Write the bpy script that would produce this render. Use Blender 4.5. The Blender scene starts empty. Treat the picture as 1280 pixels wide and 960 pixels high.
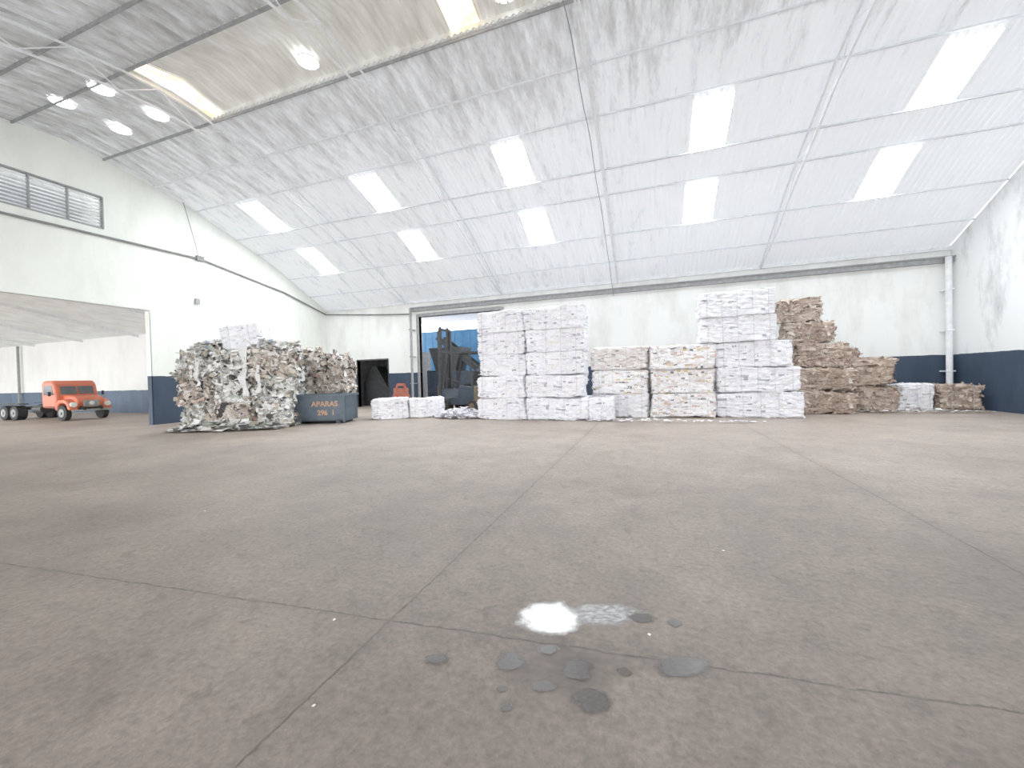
import bpy, bmesh, math, random
from mathutils import Matrix, Vector, noise
random.seed(7)
scene=bpy.context.scene
COL=bpy.context.collection
R=math.radians
# ------------------------------------------------------------------ helpers
def new_mat(name):
    m=bpy.data.materials.new(name); m.use_nodes=True
    nt=m.node_tree; b=nt.nodes['Principled BSDF']
    return m,nt,b
def mat(name,c1,c2=None,scale=4,rough=.6,metal=0,bump=0,detail=6,stretch=(1,1,1),lo=.35,hi=.7,glow=0):
    m,nt,b=new_mat(name); N=nt.nodes; Lk=nt.links
    b.inputs['Roughness'].default_value=rough; b.inputs['Metallic'].default_value=metal
    if c2 is None: c2=tuple(x*.8 for x in c1)
    tc=N.new('ShaderNodeTexCoord'); mp=N.new('ShaderNodeMapping'); mp.inputs['Scale'].default_value=stretch
    no=N.new('ShaderNodeTexNoise'); no.inputs['Scale'].default_value=scale; no.inputs['Detail'].default_value=detail
    cr=N.new('ShaderNodeValToRGB'); cr.color_ramp.elements[0].position=lo; cr.color_ramp.elements[1].position=hi
    cr.color_ramp.elements[0].color=(*c1,1); cr.color_ramp.elements[1].color=(*c2,1)
    Lk.new(tc.outputs['Object'],mp.inputs[0]); Lk.new(mp.outputs[0],no.inputs['Vector']); Lk.new(no.outputs['Fac'],cr.inputs[0]); Lk.new(cr.outputs[0],b.inputs['Base Color'])
    if glow:
        Lk.new(cr.outputs[0],b.inputs['Emission Color']); b.inputs['Emission Strength'].default_value=glow; m.cycles.emission_sampling='NONE'
    if bump:
        bp=N.new('ShaderNodeBump'); bp.inputs['Strength'].default_value=bump; bp.inputs['Distance'].default_value=.02
        Lk.new(no.outputs['Fac'],bp.inputs['Height']); Lk.new(bp.outputs[0],b.inputs['Normal'])
    return m
def emit(name,c,s,c2=None):
    m,nt,b=new_mat(name); b.inputs['Base Color'].default_value=(*c,1)
    b.inputs['Emission Color'].default_value=(*c,1); b.inputs['Emission Strength'].default_value=s
    if c2:
        N=nt.nodes; L=nt.links
        tc=N.new('ShaderNodeTexCoord'); no=N.new('ShaderNodeTexNoise'); no.inputs['Scale'].default_value=2.5; no.inputs['Detail'].default_value=6
        cr=N.new('ShaderNodeValToRGB'); cr.color_ramp.elements[0].position=.4; cr.color_ramp.elements[1].position=.62
        cr.color_ramp.elements[0].color=(*c,1); cr.color_ramp.elements[1].color=(*c2,1)
        L.new(tc.outputs['Object'],no.inputs['Vector']); L.new(no.outputs['Fac'],cr.inputs[0]); L.new(cr.outputs[0],b.inputs['Emission Color']); L.new(cr.outputs[0],b.inputs['Base Color'])
    return m
class MB:
    def __init__(s): s.bm=bmesh.new()
    def box(s,cx,cy,cz,sx,sy,sz,rot=None):
        r=bmesh.ops.create_cube(s.bm,size=1)
        M=Matrix.Translation((cx,cy,cz))
        if rot is not None: M=M@rot
        M=M@Matrix.Diagonal((sx,sy,sz,1))
        bmesh.ops.transform(s.bm,matrix=M,verts=r['verts']); return s
    def b2(s,x0,x1,y0,y1,z0,z1): return s.box((x0+x1)/2,(y0+y1)/2,(z0+z1)/2,abs(x1-x0),abs(y1-y0),abs(z1-z0))
    def beam(s,p,q,w,h=None):
        p=Vector(p);q=Vector(q);d=q-p;h=h or w
        rot=d.to_track_quat('X','Z').to_matrix().to_4x4()
        c=(p+q)/2; return s.box(c.x,c.y,c.z,d.length,w,h,rot)
    def cyl(s,p,q,r,seg=12,r2=None):
        p=Vector(p);q=Vector(q);d=q-p
        g=bmesh.ops.create_cone(s.bm,cap_ends=True,segments=seg,radius1=r,radius2=r if r2 is None else r2,depth=d.length)
        M=Matrix.Translation((p+q)/2)@d.to_track_quat('Z','Y').to_matrix().to_4x4()
        bmesh.ops.transform(s.bm,matrix=M,verts=g['verts']); return s
    def prism(s,pts,y0,y1):
        a=[s.bm.verts.new((x,y0,z)) for x,z in pts]; b=[s.bm.verts.new((x,y1,z)) for x,z in pts]
        s.bm.faces.new(a); s.bm.faces.new(b[::-1]); n=len(pts)
        for i in range(n): s.bm.faces.new((a[i],b[i],b[(i+1)%n],a[(i+1)%n]))
        return s
    def out(s,name,m,parent=None,bevel=0,smooth=False):
        bmesh.ops.recalc_face_normals(s.bm,faces=s.bm.faces)
        me=bpy.data.meshes.new(name); s.bm.to_mesh(me); s.bm.free()
        o=bpy.data.objects.new(name,me); COL.objects.link(o); me.materials.append(m)
        if parent: o.parent=parent
        if smooth:
            for p in me.polygons: p.use_smooth=True
        if bevel:
            b=o.modifiers.new('b','BEVEL'); b.width=bevel; b.segments=3; b.limit_method='ANGLE'
        return o
def empty(name,loc,rz_=0,sc=1):
    e=bpy.data.objects.new(name,None); COL.objects.link(e); e.location=loc; e.rotation_euler=(0,0,rz_); e.empty_display_size=.2; e.scale=(sc,sc,sc)
    return e
def tag(o,label,cat,group=None):
    o['label']=label; o['category']=cat
    if group: o['group']=group
    return o
def struct(o): o['kind']='structure'; return o
# ------------------------------------------------------------------ materials
def wall_mat(name,base,dirt,band,bandz=2.08,lo=.45,hi=.78):
    m,nt,b=new_mat(name); N=nt.nodes; L=nt.links
    tc=N.new('ShaderNodeTexCoord'); sep=N.new('ShaderNodeSeparateXYZ'); L.new(tc.outputs['Object'],sep.inputs[0])
    n1=N.new('ShaderNodeTexNoise'); n1.inputs['Scale'].default_value=.9; n1.inputs['Detail'].default_value=9; n1.inputs['Roughness'].default_value=.7
    mp=N.new('ShaderNodeMapping'); mp.inputs['Scale'].default_value=(1,1,.35); L.new(tc.outputs['Object'],mp.inputs[0]); L.new(mp.outputs[0],n1.inputs['Vector'])
    cr=N.new('ShaderNodeValToRGB'); cr.color_ramp.elements[0].position=lo; cr.color_ramp.elements[1].position=hi
    cr.color_ramp.elements[0].color=(*base,1); cr.color_ramp.elements[1].color=(*dirt,1); L.new(n1.outputs['Fac'],cr.inputs[0])
    n2=N.new('ShaderNodeTexNoise'); n2.inputs['Scale'].default_value=3; n2.inputs['Detail'].default_value=5; L.new(tc.outputs['Object'],n2.inputs['Vector'])
    ad=N.new('ShaderNodeMath'); ad.operation='MULTIPLY_ADD'; ad.inputs[1].default_value=.06; L.new(n2.outputs['Fac'],ad.inputs[0]); L.new(sep.outputs['Z'],ad.inputs[2])
    lt=N.new('ShaderNodeMath'); lt.operation='LESS_THAN'; lt.inputs[1].default_value=bandz+.03; L.new(ad.outputs[0],lt.inputs[0])
    mx=N.new('ShaderNodeMix'); mx.data_type='RGBA'; L.new(lt.outputs[0],mx.inputs[0]); L.new(cr.outputs[0],mx.inputs[6])
    c2=N.new('ShaderNodeValToRGB'); c2.color_ramp.elements[0].position=.4; c2.color_ramp.elements[1].position=.75
    c2.color_ramp.elements[0].color=(*band,1); c2.color_ramp.elements[1].color=tuple(x*1.5+.01 for x in band)+(1,); L.new(n1.outputs['Fac'],c2.inputs[0]); L.new(c2.outputs[0],mx.inputs[7])
    L.new(mx.outputs[2],b.inputs['Base Color']); b.inputs['Roughness'].default_value=.7
    return m
NAVY=(.03,.05,.085)
M_wallL=wall_mat('painted_wall',(.88,.9,.84),(.76,.77,.72),NAVY)
M_wallB=wall_mat('painted_wall_back',(.9,.91,.89),(.7,.69,.66),NAVY)
M_wallR=wall_mat('painted_wall_mildew',(.88,.9,.9),(.36,.37,.37),NAVY,lo=.5,hi=.76)
M_wallS=wall_mat('painted_wall_side_hall',(.9,.91,.89),(.78,.78,.76),(.1,.14,.2),1.45)
def roof_mat():
    m,nt,b=new_mat('corrugated_cement_sheet'); N=nt.nodes; L=nt.links
    tc=N.new('ShaderNodeTexCoord'); sep=N.new('ShaderNodeSeparateXYZ'); L.new(tc.outputs['Object'],sep.inputs[0])
    n1=N.new('ShaderNodeTexNoise'); n1.inputs['Scale'].default_value=1.4; n1.inputs['Detail'].default_value=10; n1.inputs['Roughness'].default_value=.72
    mp=N.new('ShaderNodeMapping'); mp.inputs['Scale'].default_value=(2.6,.6,.6); L.new(tc.outputs['Object'],mp.inputs[0]); L.new(mp.outputs[0],n1.inputs['Vector'])
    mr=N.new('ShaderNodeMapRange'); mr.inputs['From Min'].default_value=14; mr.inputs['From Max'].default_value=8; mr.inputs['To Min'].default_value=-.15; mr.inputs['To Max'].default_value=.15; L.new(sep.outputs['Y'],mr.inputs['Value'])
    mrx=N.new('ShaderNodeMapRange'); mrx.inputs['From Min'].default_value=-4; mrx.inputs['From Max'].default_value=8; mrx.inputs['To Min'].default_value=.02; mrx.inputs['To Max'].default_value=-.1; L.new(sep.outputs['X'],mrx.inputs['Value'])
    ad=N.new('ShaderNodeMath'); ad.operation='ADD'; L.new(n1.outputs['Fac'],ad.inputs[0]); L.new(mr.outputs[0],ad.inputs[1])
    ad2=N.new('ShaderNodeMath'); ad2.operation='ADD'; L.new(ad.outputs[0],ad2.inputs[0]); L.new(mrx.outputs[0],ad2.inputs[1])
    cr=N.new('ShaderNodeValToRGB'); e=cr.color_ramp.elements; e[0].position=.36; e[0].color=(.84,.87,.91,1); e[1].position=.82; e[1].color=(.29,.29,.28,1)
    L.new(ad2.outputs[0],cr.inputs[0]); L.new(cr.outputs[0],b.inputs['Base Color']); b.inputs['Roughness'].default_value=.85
    L.new(cr.outputs[0],b.inputs['Emission Color']); b.inputs['Emission Strength'].default_value=.22  # sheets given their own glow to brighten the ceiling, not a lamp
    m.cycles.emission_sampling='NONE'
    return m
M_roof=roof_mat()
M_cover=mat('ridge_cover_sheet',(.72,.72,.69),(.55,.54,.5),1.6,.8,glow=.2,stretch=(2.5,.7,1))  # glow added to lift the dim cover, the sheet is no light source
M_sidecover=mat('side_hall_roof_sheet',(.8,.83,.81),(.68,.7,.68),1.5,.8,glow=.15)  # slight self-glow in the colour brightens this roof, no lamp here
M_sky=emit('translucent_skylight_sheet',(.9,.96,1),32)
M_amber=emit('aged_translucent_sheet',(1,.66,.27),2.4,(1,.95,.85))
M_vent=emit('ventilator_dome',(.95,.98,1),5)
M_steel=mat('grey_painted_steel',(.85,.87,.9),(.72,.74,.76),6,.6)
M_steelD=mat('weathered_steel',(.36,.37,.38),(.26,.26,.26),6,.6)
M_steelL=mat('pale_painted_steel',(.88,.9,.92),(.76,.77,.79),6,.6)
M_dark=mat('dark_rubber',(.02,.02,.022),(.035,.035,.035),10,.7)
M_darksteel=mat('dark_steel',(.04,.045,.05),(.07,.07,.07),8,.5,.3)
M_pipe=mat('conduit_grey',(.24,.24,.24),(.17,.17,.17),5,.6)
M_wire=mat('baling_wire_metal',(.6,.6,.62),(.45,.45,.46),20,.5,.2)
M_orange=mat('orange_truck_paint',(.74,.19,.1),(.64,.17,.1),3,.4)
M_glass=mat('dark_window_glass',(.09,.11,.12),(.13,.15,.16),2,.1)
M_chrome=mat('dull_metal',(.42,.42,.42),(.32,.32,.32),8,.4,.1)
M_lamp=mat('headlamp_glass',(.9,.9,.85),(.8,.8,.75),8,.15)
M_blue=mat('blue_container_paint',(.085,.12,.155),(.125,.155,.185),4,.6,bump=.1)
M_letter=mat('orange_lettering_paint',(.66,.37,.2),(.45,.29,.18),8,.6)
M_bluetruck=mat('muted_blue_panel',(.06,.22,.46),(.09,.28,.52),2,.4)
M_redpaint=mat('faded_red_paint',(.42,.1,.06),(.5,.2,.14),5,.6)
M_forky=mat('forklift_dark_blue_paint',(.03,.045,.07),(.05,.065,.09),4,.5)
M_forkyel=mat('forklift_brown_paint',(.2,.14,.07),(.12,.1,.07),4,.5)
def paper_mat():
    m,nt,b=new_mat('compressed_paper'); N=nt.nodes; L=nt.links
    at=N.new('ShaderNodeAttribute'); at.attribute_name='Col'
    tc=N.new('ShaderNodeTexCoord'); mp=N.new('ShaderNodeMapping'); mp.inputs['Scale'].default_value=(2,2,17); L.new(tc.outputs['Object'],mp.inputs[0])
    no=N.new('ShaderNodeTexNoise'); no.inputs['Scale'].default_value=1.8; no.inputs['Detail'].default_value=8; no.inputs['Roughness'].default_value=.65; L.new(mp.outputs[0],no.inputs['Vector'])
    mr=N.new('ShaderNodeMapRange'); mr.inputs['From Min'].default_value=.3; mr.inputs['From Max'].default_value=.46; mr.inputs['To Min'].default_value=.7; mr.inputs['To Max'].default_value=1.0; L.new(no.outputs['Fac'],mr.inputs['Value'])
    mx=N.new('ShaderNodeVectorMath'); mx.operation='SCALE'; L.new(at.outputs['Color'],mx.inputs[0]); L.new(mr.outputs[0],mx.inputs['Scale'])
    L.new(mx.outputs[0],b.inputs['Base Color']); b.inputs['Roughness'].default_value=.8
    bp=N.new('ShaderNodeBump'); bp.inputs['Strength'].default_value=.5; bp.inputs['Distance'].default_value=.03; L.new(no.outputs['Fac'],bp.inputs['Height']); L.new(bp.outputs[0],b.inputs['Normal'])
    return m
M_paper=paper_mat()
def floor_mat():
    m,nt,b=new_mat('worn_concrete'); N=nt.nodes; L=nt.links
    tc=N.new('ShaderNodeTexCoord'); sep=N.new('ShaderNodeSeparateXYZ'); L.new(tc.outputs['Object'],sep.inputs[0])
    def no(s,d,r=.6,dist=0):
        n=N.new('ShaderNodeTexNoise'); n.inputs['Scale'].default_value=s; n.inputs['Detail'].default_value=d; n.inputs['Roughness'].default_value=r; n.inputs['Distortion'].default_value=dist; L.new(tc.outputs['Object'],n.inputs['Vector']); return n
    def math_(op,a,b_=None,c=None):
        n=N.new('ShaderNodeMath'); n.operation=op
        for i,x in enumerate((a,b_,c)):
            if x is None: continue
            if isinstance(x,(int,float)): n.inputs[i].default_value=x
            else: L.new(x,n.inputs[i])
        return n.outputs[0]
    big=no(.4,5,.6,.3); mid=no(1.8,12,.8,.2); fine=no(24,8,.75); sp=no(7,5,.65)
    cr=N.new('ShaderNodeValToRGB'); e=cr.color_ramp.elements
    e[0].position=.36; e[0].color=(.19,.155,.132,1); e[1].position=.64; e[1].color=(.355,.296,.255,1)
    v=math_('ADD',math_('MULTIPLY',big.outputs['Fac'],.35),math_('MULTIPLY',mid.outputs['Fac'],.65)); L.new(v,cr.inputs[0])
    f=N.new('ShaderNodeMapRange'); f.inputs['From Min'].default_value=.3; f.inputs['From Max'].default_value=.7; f.inputs['To Min'].default_value=.66; f.inputs['To Max'].default_value=1.3; L.new(fine.outputs['Fac'],f.inputs['Value'])
    g=N.new('ShaderNodeMapRange'); g.inputs['From Min'].default_value=.32; g.inputs['From Max'].default_value=.46; g.inputs['To Min'].default_value=.78; g.inputs['To Max'].default_value=1; L.new(sp.outputs['Fac'],g.inputs['Value'])
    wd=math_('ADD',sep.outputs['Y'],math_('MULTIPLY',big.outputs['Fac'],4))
    near_shade=N.new('ShaderNodeMapRange'); near_shade.inputs['From Min'].default_value=2.2; near_shade.inputs['From Max'].default_value=11; near_shade.inputs['To Min'].default_value=.64; near_shade.inputs['To Max'].default_value=1.4; L.new(wd,near_shade.inputs['Value'])  # light falloff painted into the concrete: darker near the camera, lighter at the back
    sc=N.new('ShaderNodeVectorMath'); sc.operation='SCALE'; L.new(cr.outputs[0],sc.inputs[0]); L.new(math_('MULTIPLY',math_('MULTIPLY',f.outputs[0],g.outputs[0]),near_shade.outputs[0]),sc.inputs['Scale'])
    wob=math_('MULTIPLY',math_('SUBTRACT',no(3,6,.75).outputs['Fac'],.5),.08)
    xx=math_('ADD',sep.outputs['X'],wob); yy=math_('ADD',math_('SUBTRACT',sep.outputs['Y'],math_('MULTIPLY',sep.outputs['X'],.077)),wob)
    xm=math_('MINIMUM',math_('ABSOLUTE',math_('ADD',xx,1.67)),math_('ABSOLUTE',math_('SUBTRACT',xx,2.665)))
    ym=math_('ABSOLUTE',math_('SUBTRACT',yy,2.33))
    d=math_('MINIMUM',xm,ym)
    jm=N.new('ShaderNodeMapRange'); jm.inputs['From Min'].default_value=.35; jm.inputs['From Max'].default_value=.6; jm.inputs['To Min'].default_value=.85; jm.inputs['To Max'].default_value=.42; L.new(sp.outputs['Fac'],jm.inputs['Value'])
    j=N.new('ShaderNodeMapRange'); L.new(d,j.inputs['Value']); j.inputs['From Min'].default_value=.003; j.inputs['From Max'].default_value=.011; L.new(jm.outputs[0],j.inputs['To Min']); j.inputs['To Max'].default_value=1
    j2=N.new('ShaderNodeMapRange'); L.new(d,j2.inputs['Value']); j2.inputs['From Min'].default_value=0; j2.inputs['From Max'].default_value=.2; j2.inputs['To Min'].default_value=.9; j2.inputs['To Max'].default_value=1
    jj=math_('MULTIPLY',j.outputs[0],j2.outputs[0])
    s2=N.new('ShaderNodeVectorMath'); s2.operation='SCALE'; L.new(sc.outputs[0],s2.inputs[0]); L.new(jj,s2.inputs['Scale'])
    L.new(s2.outputs[0],b.inputs['Base Color'])
    r=N.new('ShaderNodeMapRange'); r.inputs['From Min'].default_value=.3; r.inputs['From Max'].default_value=.7; r.inputs['To Min'].default_value=.45; r.inputs['To Max'].default_value=.7; L.new(mid.outputs['Fac'],r.inputs['Value']); L.new(r.outputs[0],b.inputs['Roughness'])
    b.inputs['Specular IOR Level'].default_value=.45
    bp=N.new('ShaderNodeBump'); bp.inputs['Strength'].default_value=.45; bp.inputs['Distance'].default_value=.01; L.new(fine.outputs['Fac'],bp.inputs['Height']); L.new(bp.outputs[0],b.inputs['Normal'])
    return m
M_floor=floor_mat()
# ------------------------------------------------------------------ shell
XL,XR,YB,YF=-20.0,11.4,20.7,-4.7
prof=[(-4.7,6.38),(-.6,8.55),(3.4,9.95),(6.6,10.6),(8.4,10.75),(9.6,10.6),(12.6,9.93),(16.6,8.45),(20.7,6.38)]
def rz(y):
    for (a,b),(c,d) in zip(prof,prof[1:]):
        if y<=c+1e-6: return b+(d-b)*(y-a)/(c-a)
    return 6.38
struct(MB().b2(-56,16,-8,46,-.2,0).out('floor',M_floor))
SKX=[-16.85,-10.6,-4.55,1.95,7.7]; SKY_=[(13.1,14.75),(16.2,17.85)]; SW=.55
MON=(-13.8,5.0,7.3,9.5)
def corr(x): return .036*math.sin(x*2*math.pi/.18)
def sheet(name,m,x0,x1,ys,zf,skip=None,step=.045,cf=corr):
    bm=bmesh.new(); n=int(round((x1-x0)/step)); rows=[]
    for y in ys:
        rows.append([bm.verts.new((x0+(x1-x0)*i/n,y,zf(y)+cf(x0+(x1-x0)*i/n))) for i in range(n+1)])
    for j in range(len(ys)-1):
        for i in range(n):
            xm=x0+(x1-x0)*(i+.5)/n; ym=(ys[j]+ys[j+1])/2
            if skip and skip(xm,ym): continue
            f=bm.faces.new((rows[j][i],rows[j][i+1],rows[j+1][i+1],rows[j+1][i])); f.smooth=True
    for v in [v for v in bm.verts if not v.link_faces]: bm.verts.remove(v)
    me=bpy.data.meshes.new(name); bm.to_mesh(me); bm.free(); me.materials.append(m)
    o=bpy.data.objects.new(name,me); COL.objects.link(o); return struct(o)
ys=sorted(set([p[0] for p in prof]+[13.1,14.75,16.2,17.85,7.3,9.5]))
def skipf(x,y):
    if MON[0]<x<MON[1] and MON[2]<y<MON[3]: return True
    for (a,b) in SKY_:
        if a<y<b:
            for sx in SKX:
                if abs(x-sx)<SW: return True
    return False
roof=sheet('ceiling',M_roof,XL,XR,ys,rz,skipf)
k=1
for (a,b) in SKY_:
    for sx in SKX:
        yl=sorted(set([a,b]+[p[0] for p in prof if a<p[0]<b]))
        sheet('window_%d'%k,M_sky,sx-SW-.03,sx+SW+.03,yl,lambda y:rz(y)+.004,None,.09); k+=1
zc=lambda y:11.05-abs(y-8.4)*.22
AMB=[(-13.9,-13.35),(-4.75,-3.95)]
sheet('ceiling_2',M_cover,-13.95,5.1,[7.1,8.4,9.7],zc,lambda x,y:any(a<x<b for a,b in AMB))
for a,b in AMB:
    sheet('window_%d'%k,M_amber,a-.02,b+.02,[7.1,8.4,9.7],lambda y:zc(y)+.003); k+=1
s=MB(); s.b2(-13.9,5.1,7.2,7.26,10.66,10.77); s.b2(-13.9,5.1,9.54,9.6,10.6,10.77); s.b2(-13.95,-13.87,7.2,9.6,10.6,10.8)
struct(s.out('trim_1',M_cover))
def gable(name,X,m,hole,th,brk):
    bm=bmesh.new(); yy=sorted(set([p[0] for p in prof]+brk))
    for y0,y1 in zip(yy,yy[1:]):
        for z0,z1 in hole((y0+y1)/2):
            a0=z0; b0=rz(y0)+.02 if z1 is None else z1; b1=rz(y1)+.02 if z1 is None else z1
            for xx in (X,X+th):
                bm.faces.new([bm.verts.new(p) for p in ((xx,y0,a0),(xx,y1,a0),(xx,y1,b1),(xx,y0,b0))])
    me=bpy.data.meshes.new(name); bm.to_mesh(me); bm.free(); me.materials.append(m)
    o=bpy.data.objects.new(name,me); COL.objects.link(o); return struct(o)
def holeL(y):
    if 5.6<y<9.5: return [(4.85,7.83),(9.05,None)]
    if 3<y<10.9: return [(4.85,None)]
    return [(0,None)]
gable('wall_left',XL,M_wallL,holeL,-.25,[3,5.6,9.5,10.9])
gable('wall_right',XR,M_wallR,lambda y:[(0,None)],.25,[])
s=MB(); s.b2(-20.25,-20,10.88,10.92,0,4.85); s.b2(-20.25,-20,3,10.9,4.84,4.87); s.b2(-20.25,-20,2.98,3.02,0,4.85); struct(s.out('trim_2',M_wallL))
D1=(-17.6,-15.3,2.95); D2=(-13.0,-7.7,5.4)
s=MB(); s.b2(XL-.25,D1[0],YB,YB+.25,0,6.42); s.b2(D1[0],D1[1],YB,YB+.25,D1[2],6.42); s.b2(D1[1],D2[0],YB,YB+.25,0,6.42); s.b2(D2[0],D2[1],YB,YB+.25,D2[2],6.42); s.b2(D2[1],XR+.25,YB,YB+.25,0,6.42)
struct(s.out('wall_back',M_wallB))
s=MB(); s.b2(XL-.25,XR+.25,YF-.25,YF,4.2,6.42); struct(s.out('wall_front_light_baffle',M_wallB))  # unseen header added behind the camera to keep light off the near floor
s=MB(); s.b2(D1[0]-.06,D1[0],YB-.03,YB+.25,0,D1[2]+.06); s.b2(D1[1],D1[1]+.06,YB-.03,YB+.25,0,D1[2]+.06); s.b2(D1[0],D1[1],YB-.03,YB+.25,D1[2],D1[2]+.06); struct(s.out('door_1',M_darksteel))
s=MB(); s.b2(D1[0]-1,D1[1]+1,24,24.1,0,3.4); s.b2(D1[0]-1,D1[0]-.9,YB+.26,24,0,3.4); s.b2(D1[1]+.9,D1[1]+1,YB+.26,24,0,3.4); s.b2(D1[0]-1,D1[1]+1,YB+.26,24,3.4,3.5); struct(s.out('wall_store',M_steelD))
s=MB(); s.prism([(-15.3,.05),(-17.9,.05),(-17.9,1.5),(-17.2,2.6),(-16.9,2.6)],21.6,22.6)
for i in range(9): s.b2(-15.6-i*.19,-15.35-i*.19,21.55,22.65,.18+i*.265,.24+i*.265)
tag(s.out('staircase',M_darksteel),'dark enclosed stair flight inside the dim store room','stairs')
s=MB(); s.b2(D2[0]-.14,D2[0],YB-.08,YB+.3,0,D2[2]+.15); s.b2(D2[1],D2[1]+.14,YB-.08,YB+.3,0,D2[2]+.15); s.b2(D2[0],D2[1],YB-.08,YB+.3,D2[2],D2[2]+.18); struct(s.out('door_2',M_steelD))
s=MB(); s.b2(D2[0]-.4,XR,YB-.22,YB,5.72,5.92); s.b2(D2[0]-.4,XR,YB-.3,YB-.2,5.9,5.95); struct(s.out('trim_3',M_steelD))
s=MB(); s.b2(XL,XR,YB-.12,YB,6.22,6.34); struct(s.out('trim_4',M_steelL))
for i,y in enumerate([1.5,3.0,4.4,5.9,7.22,9.58,11.2,12.85,14.8,15.95,17.9,19.4]):
    z=rz(y)-.055
    s=MB(); s.box((XL+XR)/2,y,z,XR-XL,.03,.05 if y>10 else .08); s.box((XL+XR)/2,y+.025,z-.02,XR-XL,.04,.01)
    o=tag(s.out('roof_purlin',M_steel if y>10 else M_steelD),'long grey steel purlin under the corrugated roof','beam','roof purlins')
for X in (-13.8,-7.6,-1.4,4.8):
    e=empty('roof_truss',(X,YB,0)); tag(e,'pale painted lattice steel roof truss','roof truss','roof trusses')
    yy=[-4.6+i*(25.2/26) for i in range(27)]
    top=[]; bot=[]
    for y in yy:
        dpt=.6*min(1,(20.75-y)/3+.12,(y+4.8)/3+.12)
        top.append(Vector((0,y-YB,rz(y)-.13))); bot.append(Vector((0,y-YB,rz(y)-.13-dpt)))
    for nm,pl in (('top_chord',top),('bottom_chord',bot)):
        s=MB()
        for a,b in zip(pl,pl[1:]): s.beam(a,b,.055,.04)
        s.out(nm,M_steelL,e)
    for i in range(26):
        s=MB(); 
        if i%2: s.beam(top[i],bot[i+1],.024)
        else: s.beam(bot[i],top[i+1],.024)
        s.out('web_bar',M_steelL,e)
s=MB(); y0,y1,z0,z1=5.6,9.5,7.83,9.05
for yq in (5.6,6.57,7.55,8.52,9.5): s.b2(-20.1,-19.97,yq-.02,yq+.02,z0,z1)
for zq in (z0,z1): s.b2(-20.1,-19.97,y0,y1,zq-.025,zq+.025)
fr=struct(s.out('window_%d'%k,M_steelD)); k+=1
s=MB()
for i in range(9):
    z=z0+.08+i*.13; s.box(-20.1,(y0+y1)/2,z,.13,y1-y0,.02,Matrix.Rotation(R(35),4,'Y'))
o=s.out('louvre_slat',M_steel,fr)
s=MB(); s.b2(-20.6,-20.55,y0-.2,y1+.2,z0-.2,z1+.2); struct(s.out('trim_5',M_steelD))
s=MB(); pts=[(-19.93,2,7.25),(-19.93,6.8,7.45),(-19.93,13,7.6),(-19.93,17.5,6.9),(-19.9,20.6,6.05),(-16,20.6,5.75),(-13.5,20.6,5.6)]
for a,b in zip(pts,pts[1:]): s.cyl(a,b,.045,8)
tag(s.out('wall_conduit',M_pipe),'grey electrical conduit running along the gable wall','pipe')
tag(MB().b2(-20,-19.9,12.7,12.88,5.45,5.7).out('junction_box',M_steelD),'small grey electrical box on the gable wall','electrical box')
s=MB(); pts=[(-19.9,12.9,7.6),(-19.86,12.7,8.4),(-19.88,12.3,10.0)]
for a,b in zip(pts,pts[1:]): s.cyl(a,b,.015,6)
s.b2(-19.98,-19.85,12.8,13.1,7.5,7.72)
tag(s.out('hanging_cable',M_pipe),'dark cable dropping from the roof to the conduit','cable')
for X,lab,r_,m_ in ((11.15,'white round downpipe in the corner beside the gutter',.1,M_steelL),(-13.35,'grey downpipe beside the wide doorway',.07,M_steelD)):
    s=MB(); s.cyl((X,YB-.34,0),(X,YB-.34,5.9),r_,14)
    for z in (1.4,3,4.6): s.b2(X-r_-.03,X+r_+.03,YB-.45,YB-.005,z,z+.05)
    tag(s.out('downpipe',m_),lab,'pipe')
s=MB(); prev=None
for i in range(30):
    y=2+i*.64; p=(-1.62,y,rz(y)-.85+.1*math.sin(y*2.1)*min(1,(20.7-y)/3))
    if prev: s.cyl(prev,p,.013,6)
    prev=p
tag(s.out('electrical_cable',M_pipe),'black cable slung along a roof truss','cable')
for (x,y) in [(-17.2,7.3),(-15.4,7.4),(-17.3,8.8),(-15.3,8.8),(-9.1,9.05),(-3.1,9.1)]:
    z=(rz(y)-.06) if x<-14 else zc(y)-.06
    e=empty('roof_ventilator',(x,y,z),0,.9); tag(e,'round bright roof ventilator with thin mesh frame','ventilator','roof ventilators')
    MB().cyl((0,0,-.01),(0,0,.02),.32,28).out('dome',M_vent,e)
    s=MB()
    for i in range(28):
        a=i*2*math.pi/28;b=(i+1)*2*math.pi/28
        s.beam((.33*math.cos(a),.33*math.sin(a),0),(.33*math.cos(b),.33*math.sin(b),0),.02,.03)
    s.out('rim',M_steelL,e)
    s=MB()
    for i in range(4):
        a=i*math.pi/4; s.beam((.32*math.cos(a),.32*math.sin(a),-.02),(-.32*math.cos(a),-.32*math.sin(a),-.02),.012)
    for i in range(16):
        a=i*math.pi/8;b=(i+1)*math.pi/8; s.beam((.18*math.cos(a),.18*math.sin(a),-.02),(.18*math.cos(b),.18*math.sin(b),-.02),.012)
    s.out('guard_mesh',M_steelD,e)
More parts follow.
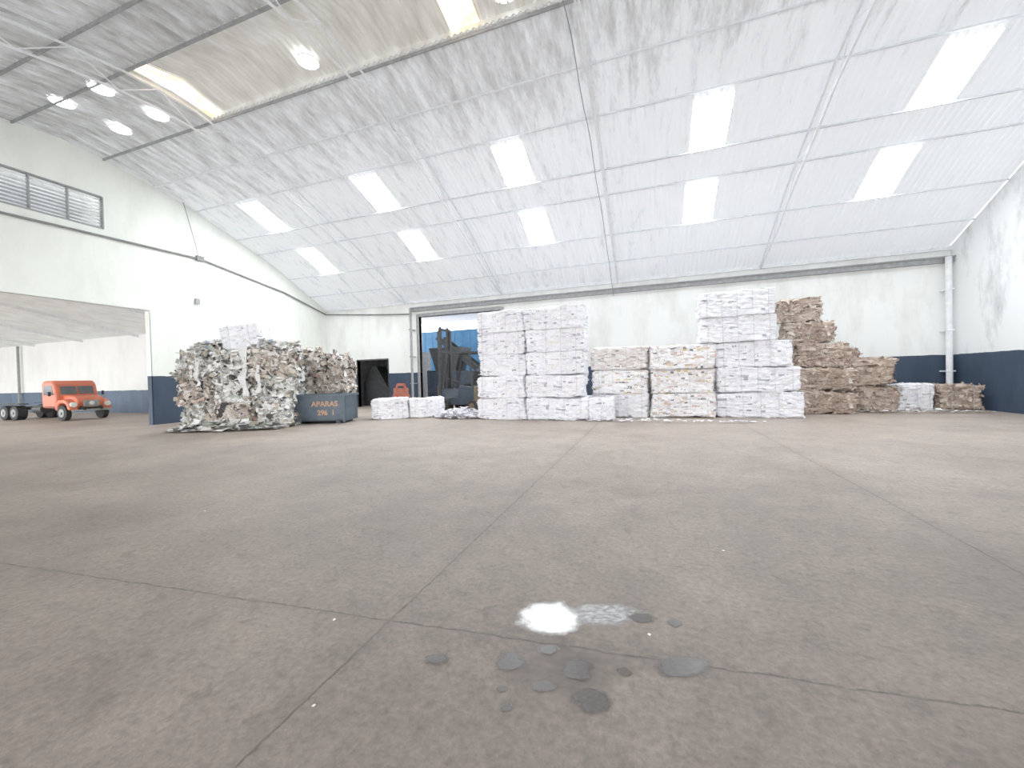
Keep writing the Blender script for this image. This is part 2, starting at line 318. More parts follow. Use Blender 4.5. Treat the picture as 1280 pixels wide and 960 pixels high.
# ------------------------------------------------------------------ side hall
s=MB(); s.b2(-56,-20.25,16,16.2,0,5.3); struct(s.out('wall_side_hall_back',M_wallS))
struct(MB().b2(-56,-55.8,-4,16,0,7).out('wall_side_hall_end',M_wallS))
s=MB(); s.b2(-56,-20.25,2.8,3,4.6,7.7); struct(s.out('wall_side_hall_light_baffle',M_wallS))  # unseen upper wall added to cut daylight entering the side hall
sheet('ceiling_3',M_sidecover,-56,-20.25,[3,8,12,16.0],lambda y:4.95+(16.2-y)*.2,None,.06,lambda x:.02*math.sin(x*2*math.pi/.24))
for x in (-24.5,-30.5,-36.5,-42.5):
    s=MB(); s.beam((x,3,7.45),(x,16,4.85),.08,.14); 
    tag(s.out('roof_beam',M_steelL),'pale sloping roof beam in the adjoining hall','beam','side hall roof beams')
s=MB(); s.b2(-44.36,-44.24,15.75,15.87,0,4.9); s.b2(-44.5,-44.1,15.65,15.99,0,.1)
tag(s.out('steel_column',M_steelD),'thin grey steel column against the adjoining hall wall','column')
# ------------------------------------------------------------------ paper bales (linear colours)
PAL={
'white':([(.95,.95,.99)]*22+[(.86,.86,.92)]*6+[(.74,.74,.81)]*2+[(.42,.42,.47)]+[(.88,.86,.83)]),
'beige':([(.78,.71,.67)]*7+[(.85,.82,.8)]*8+[(.62,.55,.5)]*3+[(.9,.89,.9)]*6+[(.36,.31,.29)]),
'brown':([(.48,.37,.3)]*6+[(.57,.46,.38)]*6+[(.38,.29,.23)]*3+[(.68,.6,.53)]*3+[(.22,.17,.13)]),
'colour':([(.92,.91,.93)]*20+[(.82,.77,.76)]*5+[(.62,.57,.55)]*2+[(.2,.2,.2)]+[(.7,.5,.42)]*1+[(.7,.58,.3)]),
'mixed':([(.9,.9,.89)]*9+[(.74,.72,.68)]*5+[(.52,.46,.39)]*4+[(.3,.29,.26)]*3+[(.06,.06,.06)]*2+[(.3,.37,.46)]*1+[(.42,.45,.4)]*2),
'mixedbrown':([(.85,.83,.8)]*6+[(.66,.59,.52)]*6+[(.48,.4,.33)]*4+[(.27,.23,.2)]*3+[(.07,.06,.06)]*2+[(.5,.32,.27)]),
}
def bale_mesh(kind,L,D,H,seed,rag=.035,flakes=260,fs=(.05,.15),cell=.12,cellz=.05):
    rnd=random.Random(seed); pal=PAL[kind]; bm=bmesh.new(); cl=bm.loops.layers.float_color.new('Col')
    nx,ny,nz=max(3,int(round(L/cell))),max(3,int(round(D/cell))),max(3,int(round(H/cellz)))
    V={}; so=Vector((seed*7.13,seed*1.7,seed*3.3))
    def vert(i,j,k_):
        key=(i,j,k_)
        if key in V: return V[key]
        u,v,w=2*i/nx-1,2*j/ny-1,2*k_/nz-1
        p=Vector((u*L/2,v*D/2,w*H/2)); r=.07
        q=Vector([max(-h+r,min(h-r,c)) for c,h in zip(p,(L/2,D/2,H/2))])
        dd=p-q
        if dd.length>1e-6: p=q+dd.normalized()*min(dd.length,r)
        pin=.02*math.cos(u*math.pi*3.0)
        n=noise.noise_vector(p*1.1+so)*rag*2.0+noise.noise_vector(Vector((p.x*4,p.y*4,p.z*15))+so)*rag*.9
        n.z*=.6
        nrm=Vector((u if abs(u)>.98 else 0,v if abs(v)>.98 else 0,(w if abs(w)>.98 else 0)*.4))
        p=p+n+nrm*(-abs(pin))
        p.z=max(-H/2,min(H/2+.01,p.z))
        V[key]=bm.verts.new(p); return V[key]
    fc=[]
    for a in range(nx):
        for b in range(ny):
            for k_ in (0,nz): fc.append((vert(a,b,k_),vert(a+1,b,k_),vert(a+1,b+1,k_),vert(a,b+1,k_)))
    for a in range(nx):
        for c in range(nz):
            for k_ in (0,ny): fc.append((vert(a,k_,c),vert(a+1,k_,c),vert(a+1,k_,c+1),vert(a,k_,c+1)))
    for b in range(ny):
        for c in range(nz):
            for k_ in (0,nx): fc.append((vert(k_,b,c),vert(k_,b+1,c),vert(k_,b+1,c+1),vert(k_,b,c+1)))
    faces=[bm.faces.new(f) for f in fc]
    bmesh.ops.recalc_face_normals(bm,faces=faces)
    cache={}
    for f in faces:
        m_=f.calc_center_median(); row=int((m_.z+H)*20); ph=(row*37%11)*.13
        key=(row,int((m_.x+m_.y+ph+9)*2.6))
        if key not in cache: cache[key]=pal[rnd.randrange(len(pal))]
        c=cache[key] if rnd.random()<.5 else pal[rnd.randrange(len(pal))]
        s_=rnd.uniform(.93,1.03)
        for l in f.loops: l[cl]=(c[0]*s_,c[1]*s_,c[2]*s_,1)
    side=[f for f in faces if abs(f.normal.z)<.6]; allf=faces
    for t in range(flakes):
        f=rnd.choice(side if rnd.random()<.75 else allf); ctr=f.calc_center_median(); n=f.normal
        a=rnd.uniform(fs[0],fs[1])*(rnd.random()**.6); a=max(a,fs[0]); b=a*rnd.uniform(.1,.4)
        tdir=Vector((rnd.uniform(-1,1),rnd.uniform(-1,1),rnd.uniform(-.9,.35))); tdir=(tdir-n*tdir.dot(n)).normalized()+n*rnd.uniform(-.1,.4)
        bd=n.cross(tdir).normalized()+n*rnd.uniform(-.3,.5)
        ctr=ctr+n*.008
        vs=[bm.verts.new(ctr+tdir*a*sa+bd*b*sb+n*rnd.uniform(0,.02)) for sa,sb in ((-.5,-.5),(.5,-.5),(.5,.5),(-.5,.5))]
        g=bm.faces.new(vs); c=pal[rnd.randrange(len(pal))]
        for l in g.loops: l[cl]=(*c,1)
    me=bpy.data.meshes.new('bale_'+kind); bm.to_mesh(me); bm.free(); me.materials.append(M_paper); return me
def wire_mesh(D,H):
    s=MB(); r=.02; a,b=D/2+r-.012,H/2+r-.012; c=.06
    pts=[(0,-a,-b+c),(0,-a,b-c),(0,-a+c,b),(0,a-c,b),(0,a,b-c),(0,a,-b+c),(0,a-c,-b),(0,-a+c,-b)]
    for p,q in zip(pts,pts[1:]+pts[:1]): s.beam(p,q,.01)
    me=bpy.data.meshes.new('baling_wire'); s.bm.to_mesh(me); s.bm.free(); me.materials.append(M_wire); return me
BM={}
def variant(kind,L,D,H,i,**kw):
    key=(kind,L,i)
    if key not in BM: BM[key]=bale_mesh(kind,L,D,H,len(BM)*3+1,**kw)
    return BM[key]
WM=wire_mesh(1.1,.86)
def bale(kind,x0,x1,yf,z0,h=.86,d=1.1,label='',group='',rot=0,wires=3,tilt=0,rolly=0,**kw):
    w=x1-x0; base=1.2 if w<1.35 else (1.9 if w<2.15 else 2.4)
    me=variant(kind,base,1.1,.86,random.randrange(4),**kw)
    o=bpy.data.objects.new('paper_bale',me); COL.objects.link(o)
    o.scale=((w-.01)/base,d/1.1,(h)/.86); o.location=((x0+x1)/2,yf+d/2,z0+h/2); flip=random.choice((0,math.pi))
    o.rotation_euler=(tilt,rolly,R(rot)+flip)
    tag(o,label,'paper bale',group)
    for i in range(wires):
        wo=bpy.data.objects.new('baling_wire',WM); COL.objects.link(wo); wo.parent=o
        wo.location=((i+.5)/wires*base-base/2,0,0)
    return o
jit=lambda s=.06: random.uniform(-s,s)
WK=dict(rag=.055,flakes=420,fs=(.05,.2))
LW='bale of compressed white office paper in a tall stack'; G='white paper bales in the tallest stack'
h=.84
for lv in range(5):
    y=14.3+jit(.08)
    bale('white',-6.42+jit(.08),-4.42,y,lv*h,h+.01,1.15,LW,G,wires=4,**WK)
    bale('white',-4.44,-2.12+jit(.1),y+jit(.06),lv*h,h+.01,1.15,LW,G,wires=4,**WK)
bale('white',-2.08,-1.2,14.2,0,.82,1.1,'small white paper bale standing beside the tall white stack',G,**WK)
for lv in range(3):
    kd='beige' if lv==2 else 'colour' if lv==1 else 'white'
    lab={'beige':'beige and white bale on top of a low stack','colour':'mixed white paper bale in the middle of a low stack','white':'white paper bale at the bottom of a low stack'}[kd]
    bale(kd,-2.1+jit(.06),-.02,15.4+jit(.05),lv*.89,.9,1.1,lab,'beige and white bales in a low stack',wires=4,**WK)
for lv in range(3):
    bale('colour',.02,2.22+jit(.04),15.5+jit(.06),lv*.88,.89,1.1,'wide white bale flecked with coloured print scraps','colour flecked paper bales',wires=4,**WK)
for lv,(a,b) in enumerate([(2.26,4.95),(2.25,4.8),(2.24,4.62),(1.75,4.12),(1.72,4.08)]):
    bale('white',a,b,15.6+jit(.1),lv*.885,.9,1.15,'wide lavender white paper bale in a leaning tall stack','white bales in the leaning stack',wires=5,**WK)
LB='brown cardboard bale in a ragged tall stack'; BK=dict(rag=.11,flakes=600,fs=(.08,.32)); G='brown cardboard bales in the tall stack'
for lv,(a,b) in enumerate([(5.1,6.95),(5.05,6.85),(5.1,6.8),(4.9,6.4),(4.7,5.95)]):
    bale('brown',a+jit(.05),b+jit(.08),17.2+jit(.12),lv*.85,.87,1.15,LB,G,rot=jit(6),rolly=R(jit(3)),wires=2,**BK)
bale('brown',6.45,7.5,18.6,1.7,.8,1.1,'brown cardboard bale behind the tall brown stack',G,rot=8,**BK)
for lv in range(2):
    bale('brown',7.15,8.4,18.0+jit(.1),lv*1.0,1.0,1.1,'brown cardboard bale in a short stack','brown cardboard bales in the short stack',rot=jit(5),wires=2,**BK)
bale('white',8.75,9.85,18.7,0,1.0,1.1,'white paper bale low against the corner','',rot=3,**WK)
bale('brown',9.95,11.1,18.5,0,.95,1.1,'brown cardboard bale low in the room corner','',rot=-4,wires=2,**BK)
for i,(cx,cy,w_) in enumerate([(-10.55,14.4,1.54),(-9.24,15.17,1.5)]):
    bale('white',cx-w_/2,cx+w_/2,cy-.5,0,.88-.03*i,1.0,'low white paper bale lying near the forklift','low white bales',rot=31,**WK)
# left mixed pile
MK=dict(rag=.15,flakes=1000,fs=(.08,.6))
def mb(cx,cy,z,w,hh,rot,kind='mixed',d=1.2,tilt=0,rolly=0,lab='ragged bale of mixed waste paper in a messy pile'):
    return bale(kind,cx-w/2,cx+w/2,cy-d/2,z,hh,d,lab,'ragged mixed waste bales',rot=rot,wires=2,tilt=R(tilt),rolly=R(rolly),**MK)
ux,uy=math.cos(R(22)),math.sin(R(22))
def along(s_,back): return (-16.25+s_*ux-back*uy, 9.3+s_*uy+back*ux)
for lv,hs in enumerate((1.0,.98,.95)):
    for i in range(3):
        s_=[.85,2.1,3.35][i]+jit(.08); back=.62+jit(.12)+lv*.04
        cx,cy=along(s_,back); mb(cx,cy,lv*.97,1.22+jit(.05),hs,22+jit(10),kind='mixedbrown' if (i+lv)%3==1 else 'mixed',d=1.12,tilt=jit(3),rolly=jit(4))
for lv in range(3):
    for i in range(2):
        cx,cy=along([1.4,2.9][i],1.9); mb(cx,cy,lv*.96,1.5,.96,22+jit(5))
cx,cy=along(2.3,.9); mb(cx,cy,2.88,1.35,.95,28,kind='white',rolly=-6,lab='crumpled white paper bale on top of the messy pile')
cx,cy=along(1.1,1.0); mb(cx,cy,2.85,1.0,.4,14,rolly=-10)
cx,cy=along(3.4,1.0); mb(cx,cy,2.8,1.0,.45,14,rolly=8)
for i,(s_,hs) in enumerate([(1.9,1.06),(3.3,1.04),(4.55,.93)]):
    for lv in range(3):
        cx,cy=along(s_+jit(.06),3.3+jit(.06)); mb(cx,cy,lv*hs,1.36,hs+.02,22+jit(6),kind='mixedbrown' if i else 'mixed',rolly=jit(3))
bm=bmesh.new(); cl=bm.loops.layers.float_color.new('Col')
for (s_,w_,zt,zb,sd) in ((2.7,.24,3.0,1.2,1),(1.1,.12,2.4,1.6,2),(3.2,.13,2.3,1.3,3)):
    rows=[]
    for i in range(13):
        z=zt+(zb-zt)*i/12; bk=-.06-.1*math.sin(i*.9+sd)*.5-.01*i*.3
        row=[]
        for j in range(4):
            x,y=along(s_+(j/3-.5)*w_*(1+.3*math.sin(i+sd))+.03*math.sin(i*.6+sd),bk-.03*math.sin(j*2+i))
            row.append(bm.verts.new((x,y,z)))
        rows.append(row)
    for i in range(12):
        for j in range(3):
            f=bm.faces.new((rows[i][j],rows[i][j+1],rows[i+1][j+1],rows[i+1][j])); f.smooth=True
            for l in f.loops: l[cl]=(.8,.8,.79,1)
me=bpy.data.meshes.new('torn_paper_sheets'); bm.to_mesh(me); bm.free(); me.materials.append(M_paper)
o=bpy.data.objects.new('torn_paper_sheets',me); COL.objects.link(o); o['kind']='stuff'; tag(o,'long torn white paper sheets hanging from the messy pile','waste paper')
def heap(name,label,cx,cy,rx,ry,hh,n,pal,fs=(.08,.3),rot=0):
    rnd=random.Random(int(abs(cx*100))); bm=bmesh.new(); cl=bm.loops.layers.float_color.new('Col'); P=PAL[pal]
    for t in range(n):
        a=rnd.uniform(0,6.283); r=math.sqrt(rnd.random()); lx=rx*r*math.cos(a); ly=ry*r*math.sin(a)
        x=cx+lx*math.cos(rot)-ly*math.sin(rot); y=cy+lx*math.sin(rot)+ly*math.cos(rot)
        z=.02+rnd.random()*hh*(1-r*r)
        s_=rnd.uniform(*fs); M=Matrix.Translation((x,y,z+.02))@Matrix.Rotation(rnd.uniform(0,6.28),4,'Z')@Matrix.Rotation(rnd.uniform(-.9,.9)*min(1,z*6),4,'X')
        c=rnd.choice(P); b=s_*rnd.uniform(.3,.9)
        vs=[bm.verts.new(M@Vector((p*s_/2,q*b/2,rnd.uniform(0,.03)))) for p,q in ((-1,-1),(1,-1),(1,1),(-1,1))]
        for v in vs: v.co.z=max(v.co.z,.006)
        f=bm.faces.new(vs)
        for l in f.loops: l[cl]=(*c,1)
    me=bpy.data.meshes.new(name); bm.to_mesh(me); bm.free(); me.materials.append(M_paper)
    o=bpy.data.objects.new(name,me); COL.objects.link(o); o['kind']='stuff'; tag(o,label,'waste paper'); return o
heap('loose_scrap_paper','loose torn waste paper spilled in front of the messy pile',-14.3,9.95,2.0,.45,.35,600,'mixed',(.1,.35),rot=R(22))
heap('loose_scrap_paper','small heap of white shredded paper beside the tall stack',-7.4,14.9,1.2,.7,.4,700,'white',(.06,.2))
heap('loose_scrap_paper','paper scraps spilled at the foot of the brown bales',8.6,17.9,2.4,.4,.1,220,'beige',(.05,.18))
heap('loose_scrap_paper','torn scraps along the foot of the paper stacks',-1.0,14.1,4.5,.3,.06,260,'white',(.04,.14))
# ------------------------------------------------------------------ blue container
C=empty('waste_container',(-12.5,12.7,0),R(19)); tag(C,'faded blue steel skip container with orange lettering','container')
s=MB(); w,d,hh=1.1,.6,1.12
s.prism([(-w,.1),(w,.1),(w,hh),(w-.03,hh),(w-.03,.16),(-w+.03,.16),(-w+.03,hh),(-w,hh)],-d,d)
s.b2(-w,w,-d,-d+.03,.1,hh); s.b2(-w,w,d-.03,d,.1,hh)
s.out('body',M_blue,C)
s=MB(); s.b2(-w-.05,w+.05,-d-.05,-d+.03,hh-.06,hh+.03); s.b2(-w-.05,w+.05,d-.03,d+.05,hh-.06,hh+.03); s.b2(-w-.05,-w+.03,-d,d,hh-.06,hh+.03); s.b2(w-.03,w+.05,-d,d,hh-.06,hh+.03)
s.out('rim',M_blue,C,.01)
for x in (-1.05,1.05): MB().b2(x-.04,x+.04,-d-.05,-d,.05,hh-.06).out('rib',M_blue,C)
for x in (-.8,.8): MB().b2(x-.08,x+.08,-d,d,0,.1).out('skid',M_darksteel,C)
def text(body,size,x,z,y,parent,m):
    cu=bpy.data.curves.new('t','FONT'); cu.body=body; cu.size=size; cu.align_x='CENTER'; cu.extrude=.004; cu.offset=.006
    t=bpy.data.objects.new('t',cu); COL.objects.link(t); dg=bpy.context.evaluated_depsgraph_get()
    me=bpy.data.meshes.new_from_object(t.evaluated_get(dg)); bpy.data.objects.remove(t)
    o=bpy.data.objects.new('lettering',me); COL.objects.link(o); me.materials.clear(); me.materials.append(m)
    o.parent=parent; o.location=(x,y,z); o.rotation_euler=(R(90),0,0); return o
text('APARAS',.29,.28,.68,-d-.006,C,M_letter); text('296  1',.27,.33,.34,-d-.006,C,M_letter)
# ------------------------------------------------------------------ orange truck
T=empty('truck',(-29.6,12.4,0),R(2),.86); tag(T,'orange bonneted flatbed truck parked in the adjoining hall','truck')
s=MB(); s.b2(-6.2,2.2,-.45,-.33,.62,.82); s.b2(-6.2,2.2,.33,.45,.62,.82)
for x in (-6,-4.5,-3,-1.5,0): s.b2(x-.05,x+.05,-.4,.4,.64,.8)
s.out('chassis',M_darksteel,T)
s=MB(); s.prism([(-.7,.75),(.7,.75),(.75,1.45),(.55,2.2),(.35,2.42),(-.5,2.42),(-.7,2.25)],-1.0,1.0); s.out('cab',M_orange,T,.24)
s=MB(); s.prism([(.6,.75),(1.85,.75),(2.0,1.0),(1.97,1.25),(1.8,1.42),(1.4,1.5),(.6,1.55)],-.66,.66); s.out('bonnet',M_orange,T,.26)
for sy in (-1,1):
    s=MB(); s.prism([(.6,.6),(.68,1.0),(.95,1.26),(1.5,1.28),(1.85,1.1),(2.0,.62),(1.82,.62),(1.68,.92),(1.45,1.03),(1.05,1.03),(.85,.85),(.8,.6)],sy*1.02,sy*.55); s.out('mudguard',M_orange,T,.1)
    MB().cyl((1.88,sy*.8,.95),(2.02,sy*.8,.95),.15,16).out('headlamp',M_lamp,T)
    MB().prism([(-.42,1.55),(.5,1.55),(.38,2.12),(-.42,2.12)],sy*1.005,sy*1.015).out('side_window',M_glass,T)
    MB().beam((.6,sy*1.0,1.6),(.65,sy*1.22,1.6),.03).box(.66,sy*1.24,1.62,.05,.12,.26).out('mirror',M_darksteel,T)
    MB().b2(-.55,.55,sy*1.0,sy*1.012,.82,.86).out('door_sill',M_darksteel,T)
s=MB(); s.box(.675,.4,1.83,.02,.72,.5,Matrix.Rotation(R(-15),4,'Y')); s.box(.675,-.4,1.83,.02,.72,.5,Matrix.Rotation(R(-15),4,'Y')); s.out('windscreen',M_glass,T)
s=MB(); s.b2(1.98,2.03,-.36,.36,.8,1.2)
for z in (.84,.93,1.02,1.11): s.b2(2.0,2.05,-.36,.36,z,z+.03)
s.out('grille',M_chrome,T)
MB().cyl((2.03,0,1.02),(2.06,0,1.02),.12,20).out('round_badge',M_lamp,T)
MB().b2(2.05,2.13,-.95,.95,.53,.65).out('bumper',M_chrome,T,.03)
def wheel(parent,x,y,r,w,hubm):
    g=MB().cyl((x,y-w/2,r),(x,y+w/2,r),r,28).out('wheel',M_dark,parent,.03)
    sy=-1 if y<0 else 1
    MB().cyl((x,y+sy*(w/2-.02),r),(x,y+sy*(w/2+.02),r),r*.55,20).cyl((x,y+sy*(w/2),r),(x,y+sy*(w/2+.07),r),r*.22,12).out('hub',hubm,g)
for sy in (-1,1):
    wheel(T,1.25,sy*.88,.46,.26,M_steelD)
    for x in (-3.6,-4.7): wheel(T,x,sy*.8,.46,.46,M_steelD)
    MB().prism([(-5.3,.98),(-5.2,1.06),(-3.1,1.06),(-3.0,.98)],sy*.58,sy*1.02).out('rear_mudguard',M_darksteel,T)
    MB().cyl((-1.9,sy*.7,.68),(-1.0,sy*.7,.68),.25,16).out('fuel_tank',M_darksteel,T)
P=empty('storage_rack',(-23.2,15.3,0)); tag(P,'pale steel racking against the adjoining hall wall','rack')
s=MB()
for x in (-1.3,0,1.3):
    for y in (-.35,.35): s.b2(x-.03,x+.03,y-.03,y+.03,0,2.6)
s.out('frame',M_steelL,P)
for z in (.5,1.5,2.5): MB().b2(-1.33,1.33,-.38,.38,z,z+.04).out('shelf',M_steelL,P)
# ------------------------------------------------------------------ forklift
F=empty('forklift',(-8.95,18.0,0),R(168)); tag(F,'dark blue forklift with tall mast parked at the doorway','forklift')
s=MB(); s.prism([(-1.2,.35),(-1.3,.9),(-1.15,1.25),(-.3,1.3),(-.2,.75),(.5,.72),(.7,1.15),(.8,1.15),(.85,.35)],-.6,.6); s.out('body',M_forky,F,.04)
s=MB(); s.prism([(-1.65,.35),(-1.75,.8),(-1.6,1.25),(-1.2,1.28),(-1.2,.35)],-.62,.62); s.out('counterweight',M_forkyel,F,.06)
s=MB()
for sy in (-.55,.55):
    s.beam((-1.1,sy,1.25),(-.95,sy,2.9),.09); s.beam((.72,sy,1.1),(.35,sy,2.9),.09); s.beam((-1,sy,2.9),(.4,sy,2.9),.09)
for x in (-.9,-.7,-.5,-.3,-.1,.1,.3): s.b2(x-.02,x+.02,-.55,.55,2.88,2.95)
s.out('overhead_guard',M_darksteel,F)
s=MB()
for sy in (-.4,.4): s.b2(.95,1.1,sy-.07,sy+.07,.08,4.1)
for sy in (-.28,.28): s.b2(1.0,1.12,sy-.05,sy+.05,.1,4.3)
for z in (.3,1.6,3.0,4.1): s.b2(.97,1.08,-.42,.42,z,z+.12)
s.cyl((1.02,0,.3),(1.02,0,3.8),.06,12); s.out('mast',M_darksteel,F)
s=MB(); s.b2(1.12,1.17,-.5,.5,.2,.3); s.b2(1.12,1.17,-.5,.5,.6,.7)
for sy in (-.45,-.2,.2,.45): s.b2(1.12,1.16,sy-.02,sy+.02,.3,1.3)
s.b2(1.12,1.16,-.47,.47,1.26,1.32); s.out('carriage',M_forkyel,F)
for sy in (-.3,.3): MB().b2(1.17,1.22,sy-.06,sy+.06,.12,.7).b2(1.17,2.25,sy-.06,sy+.06,.08,.12).out('fork',M_darksteel,F)
MB().b2(-.95,-.35,-.28,.28,1.3,1.42).box(-.95,0,1.7,.1,.5,.6,Matrix.Rotation(R(-10),4,'Y')).out('seat',M_dark,F,.03)
s=MB(); s.cyl((.6,0,1.1),(.4,0,1.5),.025,8); s.cyl((.4,0,1.5),(.385,0,1.53),.19,20); s.out('steering_wheel',M_dark,F)
for sy in (-1,1): wheel(F,.6,sy*.66,.36,.24,M_forkyel); wheel(F,-1.15,sy*.62,.3,.2,M_forkyel)
K=empty('baling_press',(-12.0,22.6,0)); tag(K,'dark steel baling press with hopper and conveyor outside the doorway','machine')
s=MB(); s.b2(-1.2,2.4,-.8,.8,.1,2.1); 
for x in (-1.1,-.2,.8,2.2): s.b2(x-.07,x+.07,-.88,.88,0,2.2)
s.out('press_body',M_forky,K,.03)
s=MB(); s.prism([(-.6,2.1),(.7,2.1),(1.2,3.6),(-1.1,3.6)],-.75,.75); s.out('hopper',M_darksteel,K,.03)
s=MB(); s.beam((-.6,0,4.2),(4.2,0,.5),1.0,.12); s.beam((-.6,-.52,4.28),(4.2,-.52,.58),.05,.3); s.beam((-.6,.52,4.28),(4.2,.52,.58),.05,.3)
for x,z in ((2.9,1.4),(3.9,.6)): s.b2(x-.04,x+.04,-.5,-.42,0,z); s.b2(x-.04,x+.04,.42,.5,0,z)
s.out('conveyor',M_darksteel,K)
B=empty('cargo_truck',(-12.2,27.2,0)); tag(B,'blue box lorry standing outside the wide doorway','truck')
s=MB(); s.b2(-4.6,4.2,-1.2,1.2,1.0,5.2); s.out('cargo_box',M_bluetruck,B,.04)
for i in range(14): MB().b2(-4.3+i*.62,-4.25+i*.62,-1.23,-1.2,1.1,5.1).out('rib',M_bluetruck,B)
MB().b2(-4.6,4.2,-.9,.9,.65,1.0).out('chassis',M_darksteel,B)
for x in (-3.2,2.3,3.4):
    for sy in (-1,1): wheel(B,x,sy*.95,.5,.35,M_steelL)
s=MB(); s.b2(-24,2,33,33.2,0,6); struct(s.out('wall_yard',mat('yard_wall_paint',(.5,.55,.58),(.4,.43,.45),1,.8)))
s=MB(); s.b2(-19,-5,YB+.3,31,6.6,6.7); struct(s.out('ceiling_yard_shade',M_steel))  # canopy added over the yard to dim what shows through the doorway
s=MB(); s.beam((-.5,0,0.03),(-.12,0,.95),.08); s.beam((.5,0,0.03),(.12,0,.95),.08); s.beam((-.14,0,.93),(.14,0,.93),.1); s.beam((-.4,0,.3),(.4,0,.3),.06); s.b2(-.3,.3,-.02,.02,.4,.8)
o=s.out('safety_trestle',M_redpaint); o.location=(-12.95,18.6,0); o.rotation_euler=(0,0,R(20)); o.scale=(1.35,1.35,1.5); tag(o,'faded red metal trestle beside the doorway','trestle')
# ------------------------------------------------------------------ floor marks
def soft_mat(name,c1,c2,rough,amax,edge=.5,warp=.55,nscale=1.6,holes=0,base=-.25):
    m,nt,b=new_mat(name); N=nt.nodes; L=nt.links
    tc=N.new('ShaderNodeTexCoord'); oi=N.new('ShaderNodeObjectInfo'); cx=N.new('ShaderNodeCombineXYZ'); 
    mu=N.new('ShaderNodeMath'); mu.operation='MULTIPLY'; mu.inputs[1].default_value=57; L.new(oi.outputs['Random'],mu.inputs[0]); L.new(mu.outputs[0],cx.inputs[2])
    ad=N.new('ShaderNodeVectorMath'); ad.operation='ADD'; L.new(tc.outputs['Object'],ad.inputs[0]); L.new(cx.outputs[0],ad.inputs[1])
    no=N.new('ShaderNodeTexNoise'); no.inputs['Scale'].default_value=nscale; no.inputs['Detail'].default_value=5; no.inputs['Roughness'].default_value=.6; L.new(ad.outputs[0],no.inputs['Vector'])
    sp=N.new('ShaderNodeVectorMath'); sp.operation='MULTIPLY'; sp.inputs[1].default_value=(1,1,0); L.new(tc.outputs['Object'],sp.inputs[0])
    ln=N.new('ShaderNodeVectorMath'); ln.operation='LENGTH'; L.new(sp.outputs[0],ln.inputs[0])
    s1=N.new('ShaderNodeMath'); s1.operation='MULTIPLY_ADD'; s1.inputs[1].default_value=warp*2; s1.inputs[2].default_value=1-warp+base; L.new(no.outputs['Fac'],s1.inputs[0])
    s2=N.new('ShaderNodeMath'); s2.operation='SUBTRACT'; L.new(s1.outputs[0],s2.inputs[0]); L.new(ln.outputs['Value'],s2.inputs[1])
    mr=N.new('ShaderNodeMapRange'); mr.interpolation_type='SMOOTHSTEP'; mr.inputs['From Min'].default_value=0; mr.inputs['From Max'].default_value=edge; mr.inputs['To Max'].default_value=amax; L.new(s2.outputs[0],mr.inputs['Value'])
    n2=N.new('ShaderNodeTexNoise'); n2.inputs['Scale'].default_value=7; n2.inputs['Detail'].default_value=8; L.new(ad.outputs[0],n2.inputs['Vector'])
    cr=N.new('ShaderNodeValToRGB'); cr.color_ramp.elements[0].position=.4; cr.color_ramp.elements[1].position=.65; cr.color_ramp.elements[0].color=(*c1,1); cr.color_ramp.elements[1].color=(*c2,1)
    L.new(n2.outputs['Fac'],cr.inputs[0]); L.new(cr.outputs[0],b.inputs['Base Color']); b.inputs['Roughness'].default_value=rough
    out=mr.outputs[0]
    if holes:
        h_=N.new('ShaderNodeMapRange'); h_.inputs['From Min'].default_value=.35; h_.inputs['From Max'].default_value=.6; h_.inputs['To Min'].default_value=1; h_.inputs['To Max'].default_value=1-holes; L.new(n2.outputs['Fac'],h_.inputs['Value'])
        q=N.new('ShaderNodeMath'); q.operation='MULTIPLY'; L.new(mr.outputs[0],q.inputs[0]); L.new(h_.outputs[0],q.inputs[1]); out=q.outputs[0]
    L.new(out,b.inputs['Alpha'])
    return m
M_wet=soft_mat('wet_concrete',(.07,.06,.056),(.1,.088,.08),.35,.8,.3,.5,1.4)
M_foam=soft_mat('soap_foam',(1,1,1),(.97,.98,.99),.5,1,.32,.35,2.0,base=-.1)
M_milky=soft_mat('milky_wet_film',(.62,.62,.63),(.42,.41,.41),.3,.8,.45,.6,1.8,holes=.35,base=-.12)
M_damp=soft_mat('damp_stain',(.12,.1,.088),(.155,.13,.114),.5,.4,.8,.5,1.5)
def disc(name,m):
    bm=bmesh.new(); n=40; bmesh.ops.create_circle(bm,cap_ends=True,segments=n,radius=1.25)
    me=bpy.data.meshes.new(name); bm.to_mesh(me); bm.free(); me.materials.append(m); return me
DM={m.name:disc(m.name,m) for m in (M_wet,M_foam,M_milky,M_damp)}
def px(u,v):
    a=(u-640)/495; hor=472.5-(u-640)*.0262; t=495*1.6/(v-hor)
    return (t*(-.328+.945*a), t*(.945+.328*a)),t
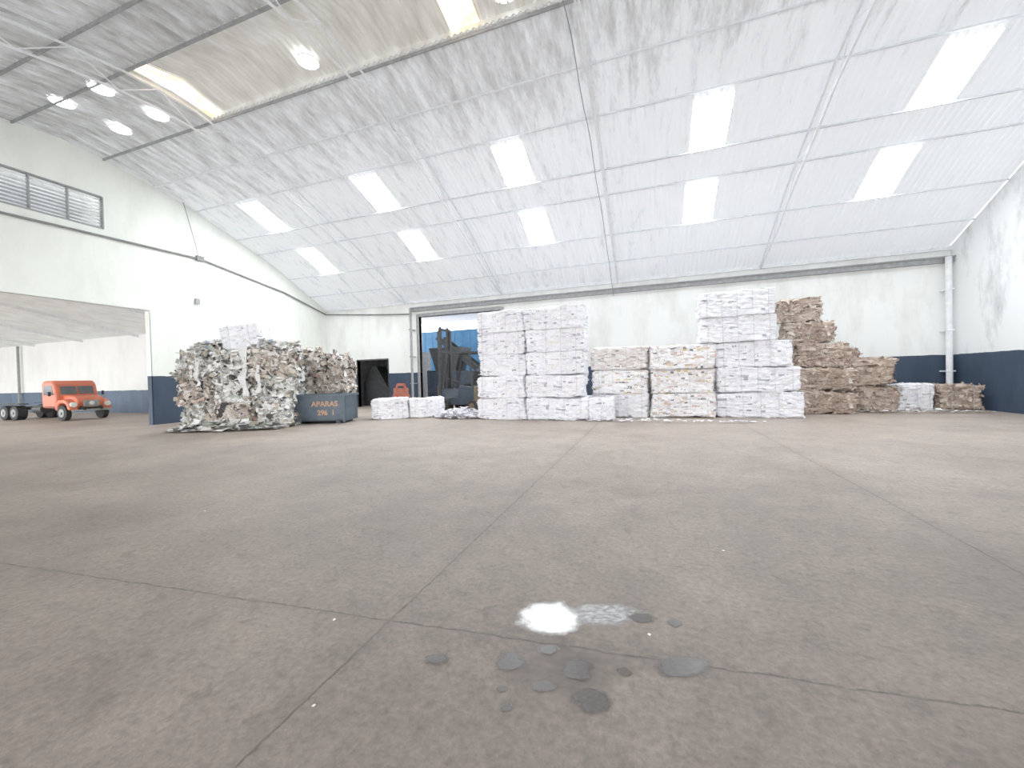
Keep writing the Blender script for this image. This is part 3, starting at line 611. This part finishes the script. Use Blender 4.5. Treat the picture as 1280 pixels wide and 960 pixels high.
def mark(u,v,ru,rv,m,name,label,cat,z):
    (x,y),t=px(u,v)
    o=bpy.data.objects.new(name,DM[m.name]); COL.objects.link(o); tag(o,label,cat)
    o.location=(x,y,z); o.scale=(ru*t/495,rv*t*t/(495*1.6),1); o.rotation_euler=(0,0,R(19)); return o
mark(700,840,150,75,M_damp,'damp_stain','wide faint damp stain on the concrete','stain',.001)
mark(748,771,62,20,M_milky,'water_puddle','milky film of soapy water spreading on the concrete','puddle',.002)
mark(680,775,48,27,M_foam,'foam_patch','white soap foam patch on the concrete floor','foam',.003)
for i,(u,v,a,b) in enumerate([(795,776,28,9),(837,782,13,8),(628,832,28,19),(675,816,22,10),(712,842,32,20),(730,882,38,23),(670,863,24,10),(622,890,13,8),(617,867,10,6),(845,838,52,20),(536,829,24,10),(772,845,13,8)]):
    mark(u,v,a,b,M_wet,'water_puddle','small dark wet splash on the concrete floor','puddle',.0035+.0002*i)
me=None
for i,(u,v) in enumerate([(378,888),(408,778),(805,797),(250,640),(900,690)]):
    (x,y),t=px(u,v)
    if me is None:
        s=MB(); s.prism([(-.012,0),(.014,.004),(.01,.01),(-.008,.006)],-.01,.012); o=s.out('paper_scrap',mat('white_scrap',(.8,.8,.78),(.7,.7,.68),4,.8)); me=o.data
    else:
        o=bpy.data.objects.new('paper_scrap',me); COL.objects.link(o)
    o.location=(x,y,.001); o.rotation_euler=(0,0,i*1.3); o.scale=[.5+.06*y]*3
    tag(o,'tiny white paper scrap on the concrete floor','paper scrap','paper scraps on the floor')
# ------------------------------------------------------------------ light
w=bpy.data.worlds.new('overcast'); scene.world=w; w.use_nodes=True
w.node_tree.nodes['Background'].inputs[0].default_value=(.97,.985,1,1); w.node_tree.nodes['Background'].inputs[1].default_value=6.5
scene.view_settings.view_transform='Standard'
scene.view_settings.gamma=1.12
# ------------------------------------------------------------------ camera
cam=bpy.data.cameras.new('camera'); co=bpy.data.objects.new('camera',cam); COL.objects.link(co)
cam.sensor_width=36; cam.lens=36*495/1280; cam.clip_end=200
co.matrix_world=Matrix.Translation((0,0,1.6))@Matrix.Rotation(R(19.16),4,'Z')@Matrix.Rotation(R(90-.87),4,'X')@Matrix.Rotation(R(-1.5),4,'Z')
scene.camera=co
